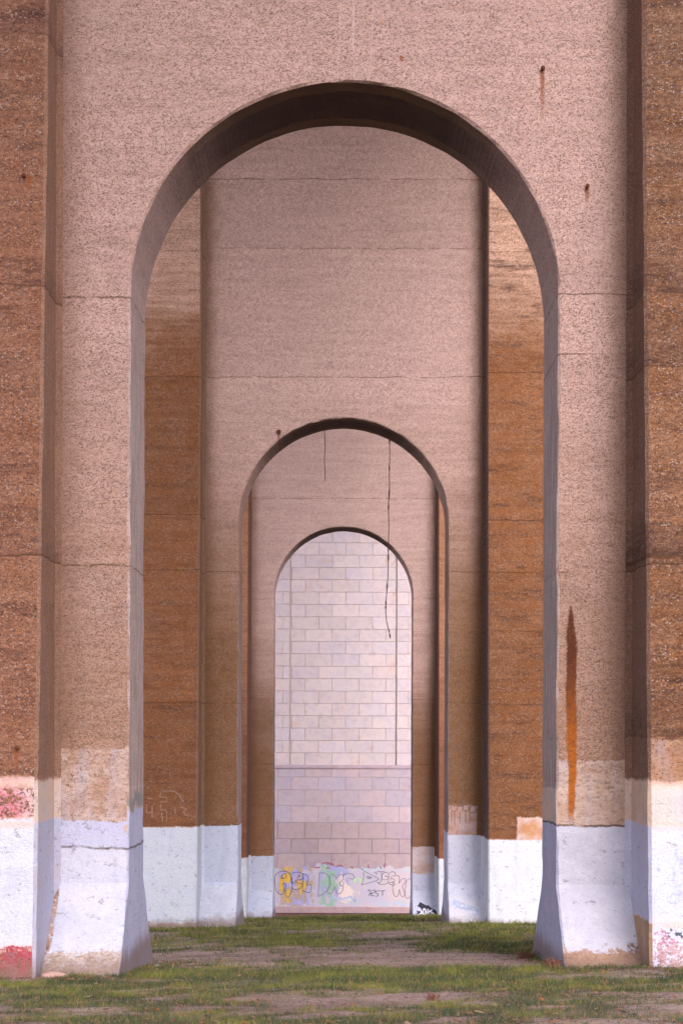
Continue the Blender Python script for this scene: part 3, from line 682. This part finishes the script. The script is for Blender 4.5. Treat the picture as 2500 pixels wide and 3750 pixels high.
g4 = strokes('graffiti', [[(232, 570), (240, 545), (262, 538), (275, 560), (258, 580), (240, 575)], [(275, 555), (290, 540), (305, 560), (300, 580)], [(305, 560), (315, 530), (338, 540), (335, 575), (312, 575)], [(340, 545), (380, 548)], [(350, 550), (345, 585), (395, 582)], [(375, 550), (380, 580)],
    [(240, 580), (242, 640)], [(258, 580), (258, 660)], [(290, 585), (288, 650)], [(320, 580), (322, 650)], [(345, 590), (345, 640)]], cR, -.006, .035, CHALK, piers[1][0], 'faded pale bubble letters over a patch on the right leg')
c5 = cz(1500, 2600, 1.568, 52.3, -2.08)
g5 = strokes('graffiti', [[(252, 1120), (262, 1098), (272, 1125)], [(275, 1100), (290, 1110), (285, 1130), (300, 1135)], [(300, 1110), (320, 1118), (315, 1140), (335, 1145)], [(335, 1120), (350, 1130), (345, 1150)], [(355, 1130), (385, 1140), (388, 1165), (370, 1168)], [(270, 1128), (330, 1140), (385, 1150)]], c5, 0, .05, BLUEINK, piers[1][0], 'faint blue scrawl low on the right leg')
on_flare(g5)

# ------------------------------------------------------------------ hanging wires
def tube(name, pts, r, mat, parent=None, seg=6, rj=0.0):
    P = [Vector(p) for p in pts]; rings = []
    for i, p in enumerate(P):
        t = (P[min(i+1, len(P)-1)] - P[max(i-1, 0)]).normalized()
        a = t.cross(Vector((0, 1, .01))).normalized(); b = t.cross(a)
        rr = (r[i] if isinstance(r, list) else r) * (1 + rj*nz(i*.9, 3, 1))
        rings.append([p + a*rr*math.cos(k*2*math.pi/seg) + b*rr*math.sin(k*2*math.pi/seg) for k in range(seg)])
    V, Fc = ring_sweep(rings); o = mesh_obj(name, V, Fc, mat, parent, True); fixnormals(o); return o
CAB = flat_mat('old_cable_sheath', (.045, .02, .02, 1), .7)
wd = 55.6
pts = [(892, 975), (892, 1015), (892.5, 1050), (891.5, 1082), (892, 1120), (890, 1165), (891, 1208), (890, 1255), (890, 1290), (889, 1330), (886, 1368), (885, 1382), (884.5, 1405), (887, 1430), (893, 1452), (895, 1466)]
pp = catmull(pts, 5)
lo = [(sx(u, wd), 0, sz(v, wd)) for u, v in pp]
origin = Vector((sx(892, wd), wd, sz(1466, wd)))
o = tube('hanging_cable', [Vector(q) - Vector((origin.x, 0, origin.z)) for q in lo], [0.013 + (.012 if (i % 17 in (4, 5) or i % 11 == 3) else 0) for i in range(len(lo))], CAB)
o.location = origin; tag(o, 'long frayed dark cable hanging from behind the second arch', 'cable')
o2 = tube('hanging_wire', [Vector((0.01*math.sin(i), 0, i*.14)) for i in range(16)], .011, CAB)
o2.location = (sx(743.5, 55.4), 55.4, sz(1104, 55.4)); tag(o2, 'short thin dark wire hanging near the crown of the second arch', 'wire')
# pale lime runs on the front wall
lime = flat_mat('lime_run', (.52, .42, .42, 1))
c1 = lambda u, v: (sx(u, 26), sz(v, 26)-.1)
strokes('lime_run', [[(806, -40), (807, 60), (806, 120), (808, 180)], [(804, -40), (805, 100)], [(852, -40), (849, 70), (846, 150)], [(776, -40), (775, 60), (770, 185)]], c1, -.004, .005, lime, piers[0][0], 'thin white lime runs above the crown of the arch')

# ------------------------------------------------------------------ ground
gd = [(-1500, 3.0), (-60, 3.0), (0, 2.1), (26, 0.0), (52, -2.11), (79, -4.58), (107, -7.35), (125, -8.3), (300, -9), (3000, -9)]
def zg(x, d):
    for (a, za_), (b, zb_) in zip(gd[:-1], gd[1:]):
        if a <= d <= b: z = za_ + (zb_-za_)*(d-a)/(b-a); break
    z += .020*max(-12, min(12, x)) + .0
    if abs(x) < 40 and -20 < d < 130:
        z += .05*nz(x*.35, d*.25, 3) + .02*nz(x*1.6, d*1.3, 8)
        if d > 83: z += -.42*min(1, (d-83)/14)
    return z
blobs = [ # u, v, ru, rv, amount (+ grass, - bare)
 (784, 2242, 900, 16, .75), (600, 2276, 330, 11, -.45), (300, 2282, 200, 9, -.2), (850, 2300, 230, 13, -.5), (700, 2334, 140, 10, -.35), (1250, 2275, 300, 22, .3), (250, 2310, 300, 13, .35),
 (1300, 2325, 300, 25, .35), (300, 2345, 400, 9, .25), (1480, 2238, 110, 7, -.6), (780, 2205, 330, 14, -.95), (450, 2195, 150, 12, -.6), (1000, 2200, 200, 9, -.7), (1160, 2210, 60, 10, -.6),
 (1120, 2172, 110, 12, .5), (700, 2178, 220, 8, -.55), (480, 2163, 110, 8, .35), (440, 2177, 80, 5, -.3), (480, 2135, 150, 11, .6), (860, 2142, 170, 6, -.6), (1130, 2135, 140, 11, .55), (900, 2158, 260, 5, .4), (780, 2110, 260, 7, .45), (760, 2119, 220, 3, -.4), (640, 2128, 200, 4, .35)]
def fbm(x, y, z=0, o=4):
    s_ = 0; a = 1; t = 0
    for i in range(o): s_ += a*nz(x, y, z+i*7.3); t += a; a *= .55; x *= 2.1; y *= 2.1
    return s_/t
def green(x, d, z=None):
    if d < 3: return .5
    if z is None: z = zg(x, d)
    u = VX + x*F/d; v = VY + (CAMZ-z)*F/d
    g = .0
    for (bu, bv, ru, rv, a) in blobs:
        q = ((u-bu)/ru)**2 + ((v-bv)/rv)**2
        if q < 6: g += a*math.exp(-q)
    g = g*.62 + (.10 if v > 2222 else 0) + 1.1*fbm(x*.5, d*.35, 5) + 1.15*fbm(x*1.7, d*1.5, 9, 5)
    return max(0.0, min(1.0, .5 + g*.85))
def axis(parts):
    a = []
    for (s_, e, st) in parts:
        a += list(np.arange(s_, e-1e-6, st))
    a.append(parts[-1][1]); return a
ys = axis([(-1500, -60, 240), (-60, 10, 5), (10, 14, .5), (14, 32, .11), (32, 60, .22), (60, 112, .45), (112, 160, 6), (160, 2960, 400)])
xs = axis([(-1500, -60, 240), (-60, -14, 4), (-14, 14, .14), (14, 60, 4), (60, 1500, 240)])
V = []; G = []
for d in ys:
    for x in xs:
        z = zg(x, d)
        inn = abs(x) < 15 and 12 < d < 113
        g = green(x, d, z) if inn else .5
        V.append((x, d, z)); G.append(g)
nx_ = len(xs); Fc = [(j*nx_+i, j*nx_+i+1, (j+1)*nx_+i+1, (j+1)*nx_+i) for j in range(len(ys)-1) for i in range(nx_-1)]
n = NT('lawn_soil')
at = n.t.nodes.new('ShaderNodeAttribute'); at.attribute_name = 'green'
gr = S(n, at.outputs['Fac'])
a = n.noise(.8, (1, 1, 1), 5, .6); b = n.noise(7, (1, 1, 1), 5, .7, 4); c = n.noise(38, (1, .7, 1), 4, .75, 6); st = n.noise(14, (1, 1, 1), 4, .7, 9)
soil = n.mix(n.ss(a*.5+b*.5, .38, .62), (.23, .155, .135, 1), (.43, .32, .285, 1))
soil = n.mix(n.ss(c, .5, .72)*.5, soil, (.46, .37, .33, 1))
soil = n.mix(n.ss(st, .55, .63)*.65, soil, (.07, .036, .032, 1))
thatch = n.mix(n.ss(c, .35, .65), (.06, .052, .026, 1), (.12, .115, .045, 1))
thatch = n.mix(n.ss(a, .4, .65)*.6, thatch, (.13, .125, .05, 1))
k = n.ss(gr + (b-.5)*1.0 + (c-.5)*.8, .36, .72)
n.finish(n.mix(k*.8, soil, thatch), .95, n.bump(c*.8+b*1.4+st*.9, 1.0, .04), .15)
ground = mesh_obj('ground', V, Fc, n.m, None, True)
at = ground.data.attributes.new('green', 'FLOAT', 'POINT'); at.data.foreach_set('value', np.array(G, dtype=np.float32))
tag(ground, kind='structure')
# grass blades
def blades():
    vs, fs, cols = [], [], []
    inside = lambda x, d: any(P['D']-1.75 < d < P['D']+T+1.75 and abs(x) > PX-.05 or P['D']-1.15 < d < P['D']+T+1.15 and abs(x) > HW-.02 for P in PIERS)
    zones = [(24.1, 24.95, 5200, .055, .005), (50.6, 51.9, 1500, .09, .012), (14.6, 20, 34000, .030, .0045), (20, 27, 62000, .032, .0055), (27, 40, 60000, .045, .010), (40, 60, 50000, .055, .014), (60, 106, 60000, .07, .022)]
    Vv = []
    for (d0, d1, N, h, w) in zones:
        cnt = 0
        for _ in range(int(N*2.2)):
            if cnt >= N: break
            d = d0 + (d1-d0)*R.random(); x = (R.random()*2-1)*(.208*d+.2)
            if d > 28 and abs(x) > .118*d: continue
            if inside(x, d): continue
            zz = zg(x, d); g = green(x, d, zz)
            if R.random() > (g-.26)*1.9: 
                if R.random() > .04: continue
            cnt += 1
            g2 = .5+.5*fbm(x*1.3, d*.9, 21, 3)*2.8
            hh = h*(.45+R.random()**2*1.5)*(.6+.8*g); ww = w*(.6+.8*R.random())
            a = R.random()*6.283; lx, ly = math.cos(a)*hh*(.3+.9*R.random()), math.sin(a)*hh*(.3+.9*R.random())
            b = R.random()*6.283; px, py = math.cos(b)*ww/2, math.sin(b)*ww/2
            i = len(vs)
            vs += [(x-px, d-py, zz-.004), (x+px, d+py, zz-.004), (x+px*.6+lx*.4, d+py*.6+ly*.4, zz+hh*.62), (x-px*.6+lx*.4, d-py*.6+ly*.4, zz+hh*.62), (x+lx, d+ly, zz+hh*.95)]
            fs += [(i, i+1, i+2, i+3), (i+3, i+2, i+4)]
            t = R.random(); q = max(0, min(1, g2+R.uniform(-.3, .3)+(.18 if d > 36 else -.04)))
            if t < .13: c = (.26+.1*R.random(), .19, .09)
            else: c = (.028+.155*q*q, .055+.15*q*q, .024+.006*q)
            cols += [c]*5
    me = bpy.data.meshes.new('grass'); me.from_pydata(vs, [], fs)
    ca = me.color_attributes.new('tint', 'FLOAT_COLOR', 'POINT')
    arr = np.ones((len(vs), 4), dtype=np.float32); arr[:, :3] = np.array(cols, dtype=np.float32); ca.data.foreach_set('color', arr.ravel())
    o = bpy.data.objects.new('grass', me); COL.objects.link(o)
    n = NT('grass_blade'); at = n.t.nodes.new('ShaderNodeAttribute'); at.attribute_name = 'tint'
    n.finish(at.outputs['Color'], .65, None, .2); n.bs.inputs['Subsurface Weight'].default_value = 0
    me.materials.append(n.m); tag(o, 'short patchy green and straw coloured grass growing between bare soil', 'grass', 'stuff'); return o
blades()
# fallen leaves and bits of mulch
def litter():
    vs, fs, cols = [], [], []
    for k in range(10200):
        if k < 8600: d = 15 + 40*R.random()**1.4; x = (R.random()*2-1)*(.2*d)
        elif k < 9300: d = R.uniform(23.6, 29.5); x = R.choice((-1, 1))*R.gauss(2.95, .25)
        else: d = R.uniform(23.6, 24.9); x = R.choice((-1, 1))*R.uniform(3.0, 4.9)
        if d > 27 and abs(x) > 3.1 and not (d < 29.5): continue
        if abs(x) > 4.25 and d > 24.3: continue
        z = zg(x, d)+.006; s_ = R.uniform(.010, .034)*(1.0 if R.random() > .12 else 1.8); a = R.random()*6.28
        t1, t2 = R.uniform(-.6, .6), R.uniform(0, .5)
        pts = [(-1, 0, 0), (-.3, -.45, t1*.3), (.5, -.35, t2*.3), (1, 0, t2), (.5, .4, t2*.5), (-.3, .42, -t1*.2)]
        i = len(vs)
        for (px, py, pz) in pts: vs.append((x+s_*(px*math.cos(a)-py*math.sin(a)), d+s_*(px*math.sin(a)+py*math.cos(a)), z+abs(s_*pz)+s_*.2))
        fs.append(tuple(range(i, i+6)))
        c = R.choice([(.14, .06, .035), (.24, .12, .07), (.08, .045, .035), (.3, .2, .15), (.045, .03, .03), (.28, .1, .04)]); cols += [c]*6
    me = bpy.data.meshes.new('leaf_litter'); me.from_pydata(vs, [], fs)
    ca = me.color_attributes.new('tint', 'FLOAT_COLOR', 'POINT'); arr = np.ones((len(vs), 4), dtype=np.float32); arr[:, :3] = np.array(cols, dtype=np.float32); ca.data.foreach_set('color', arr.ravel())
    o = bpy.data.objects.new('leaf_litter', me); COL.objects.link(o); me.materials.append(bpy.data.materials['grass_blade'])
    tag(o, 'scattered brown leaves and bits of bark lying on the bare soil', 'leaf litter', 'stuff')
litter()
# dried stumps and weeds at the foot of the nearest pier
n = NT('dry_stalk'); DRY = n.finish(n.mix(n.noise(20), (.10, .04, .03, 1), (.19, .085, .06, 1)), .9)
def clump(name, x, d, N, h, spread, label, r=.012):
    e = bpy.data.objects.new(name, None); 
    V, Fc = [], []
    for k in range(N):
        a = R.random()*6.28; l = spread*R.random(); hh = h*R.uniform(.45, 1)
        p0 = Vector((R.uniform(-.5, .5)*spread, R.uniform(-.3, .3)*spread, -.03)); p2 = Vector((p0.x*1.7+l*math.cos(a), p0.y+l*.6*math.sin(a), hh)); p1 = (p0+p2)/2 + Vector((R.uniform(-.03, .03), 0, .03))
        P = [p0, p1, p2]; rings = []
        for i, p in enumerate(P):
            rr = r*(1.2, 1, .5)[i]*R.uniform(.7, 1.3)
            rings.append([(p.x+rr*math.cos(q*2.094), p.y+rr*math.sin(q*2.094), p.z) for q in range(3)])
        v_, f_ = ring_sweep(rings); b = len(V); V += v_; Fc += [tuple(b+i for i in f) for f in f_]
    o = mesh_obj(name, V, Fc, DRY); o.location = (x, d, zg(x, d)); return tag(o, label, 'dry weed')
d0 = 24.6
clump('dried_weed', sx(1271, d0), d0, 26, .17, .1, 'reddish cut stalks standing against the front of the right foot of the nearest arch', .016)
clump('dried_weed', sx(1208, 28.0), 28.0, 60, .16, .2, 'low reddish dry weeds beside the inner face of the right foot of the nearest arch', .006)
clump('dried_weed', sx(990, 18.9), 18.9, 46, .10, .1, 'small straw brown tuft standing alone in the foreground lawn', .003)
# worn stone lying against the left foot
def stone(name, x, d, sxx, syy, szz, label, mat, seed):
    import bmesh
    bm = bmesh.new(); bmesh.ops.create_icosphere(bm, subdivisions=3, radius=1)
    for v in bm.verts:
        q = 1 + .16*nz(v.co.x*1.5+seed, v.co.y*1.5, v.co.z*1.5) + .05*nz(v.co.x*5, v.co.y*5+seed, v.co.z*5)
        v.co = Vector((v.co.x*sxx*q, v.co.y*syy*q, v.co.z*szz*q))
    me = bpy.data.meshes.new(name); bm.to_mesh(me); bm.free()
    for p in me.polygons: p.use_smooth = True
    o = bpy.data.objects.new(name, me); COL.objects.link(o); me.materials.append(mat); o.location = (x, d, zg(x, d)+szz*.35); return tag(o, label, 'stone')
n = NT('pink_stone'); PST = n.finish(n.mix(n.noise(9), (.40, .24, .2, 1), (.5, .33, .28, 1)), .9, n.bump(n.noise(25), .5, .01))
stone('fallen_stone', sx(127, 24.4), 24.4, .19, .09, .055, 'long pinkish piece of stone lying at the left foot of the nearest pier', PST, 1)
n = NT('grey_stone'); GST = n.finish(n.mix(n.noise(9), (.10, .09, .1, 1), (.28, .24, .25, 1)), .9, n.bump(n.noise(25), .5, .01))
stone('fallen_stone', sx(362, 27.6), 27.6, .06, .05, .04, 'small dark stone on the soil beside the left foot of the nearest arch', GST, 5)
stone('fallen_stone', sx(985, 60), 60, .10, .07, .04, 'small pale stone on the grass just beyond the second arch', GST, 8)

# ------------------------------------------------------------------ light
SUN_EL = math.radians(34); SUN_AZ = math.radians(14)     # azimuth measured from behind the camera towards the right
dirv = Vector((math.sin(SUN_AZ)*math.cos(SUN_EL), -math.cos(SUN_AZ)*math.cos(SUN_EL), math.sin(SUN_EL)))
su = bpy.data.lights.new('sun', 'SUN'); su.energy = .6; su.angle = math.radians(40); su.color = (1, .93, .88)
so = bpy.data.objects.new('sun', su); COL.objects.link(so); so.rotation_euler = dirv.to_track_quat('Z', 'Y').to_euler(); so.location = (20, -20, 40)
W = bpy.data.worlds.new('World'); SC.world = W; W.use_nodes = True; wt = W.node_tree
bg = wt.nodes['Background']; sk = wt.nodes.new('ShaderNodeTexSky'); sk.sky_type = 'NISHITA'; sk.sun_disc = False
sk.sun_elevation = SUN_EL; sk.sun_rotation = math.atan2(dirv.x, dirv.y); sk.dust_density = 4.0; sk.air_density = 1.0
hs = wt.nodes.new('ShaderNodeHueSaturation'); hs.inputs['Saturation'].default_value = .45
mx = wt.nodes.new('ShaderNodeMix'); mx.data_type = 'RGBA'; mx.blend_type = 'MULTIPLY'; mx.inputs[0].default_value = 1; mx.inputs[7].default_value = (1.0, .93, 1.0, 1)
wt.links.new(sk.outputs[0], hs.inputs['Color']); wt.links.new(hs.outputs[0], mx.inputs[6]); wt.links.new(mx.outputs[2], bg.inputs[0]); bg.inputs[1].default_value = .15
# ------------------------------------------------------------------ camera
cam = bpy.data.cameras.new('camera'); co = bpy.data.objects.new('camera', cam); COL.objects.link(co)
co.matrix_world = Matrix.Translation((0, 0, CAMZ)) @ Matrix.Rotation(math.radians(90), 4, 'X') @ Matrix.Rotation(math.radians(.18), 4, 'Z')
cam.sensor_fit = 'VERTICAL'; cam.sensor_height = 36; cam.sensor_width = 24; cam.lens = F/2352*36
cam.shift_y = (VY-1176)/2352; cam.shift_x = (784-VX)/2352; cam.clip_end = 5000; cam.clip_start = .1
SC.camera = co
SC.view_settings.view_transform = 'Standard'; SC.view_settings.look = 'None'; SC.view_settings.gamma = 1; SC.view_settings.exposure = 1.1
SC.cycles.use_denoising = True
SC.cycles.max_bounces = 4; SC.cycles.diffuse_bounces = 3; SC.cycles.glossy_bounces = 1; SC.cycles.adaptive_threshold = .03
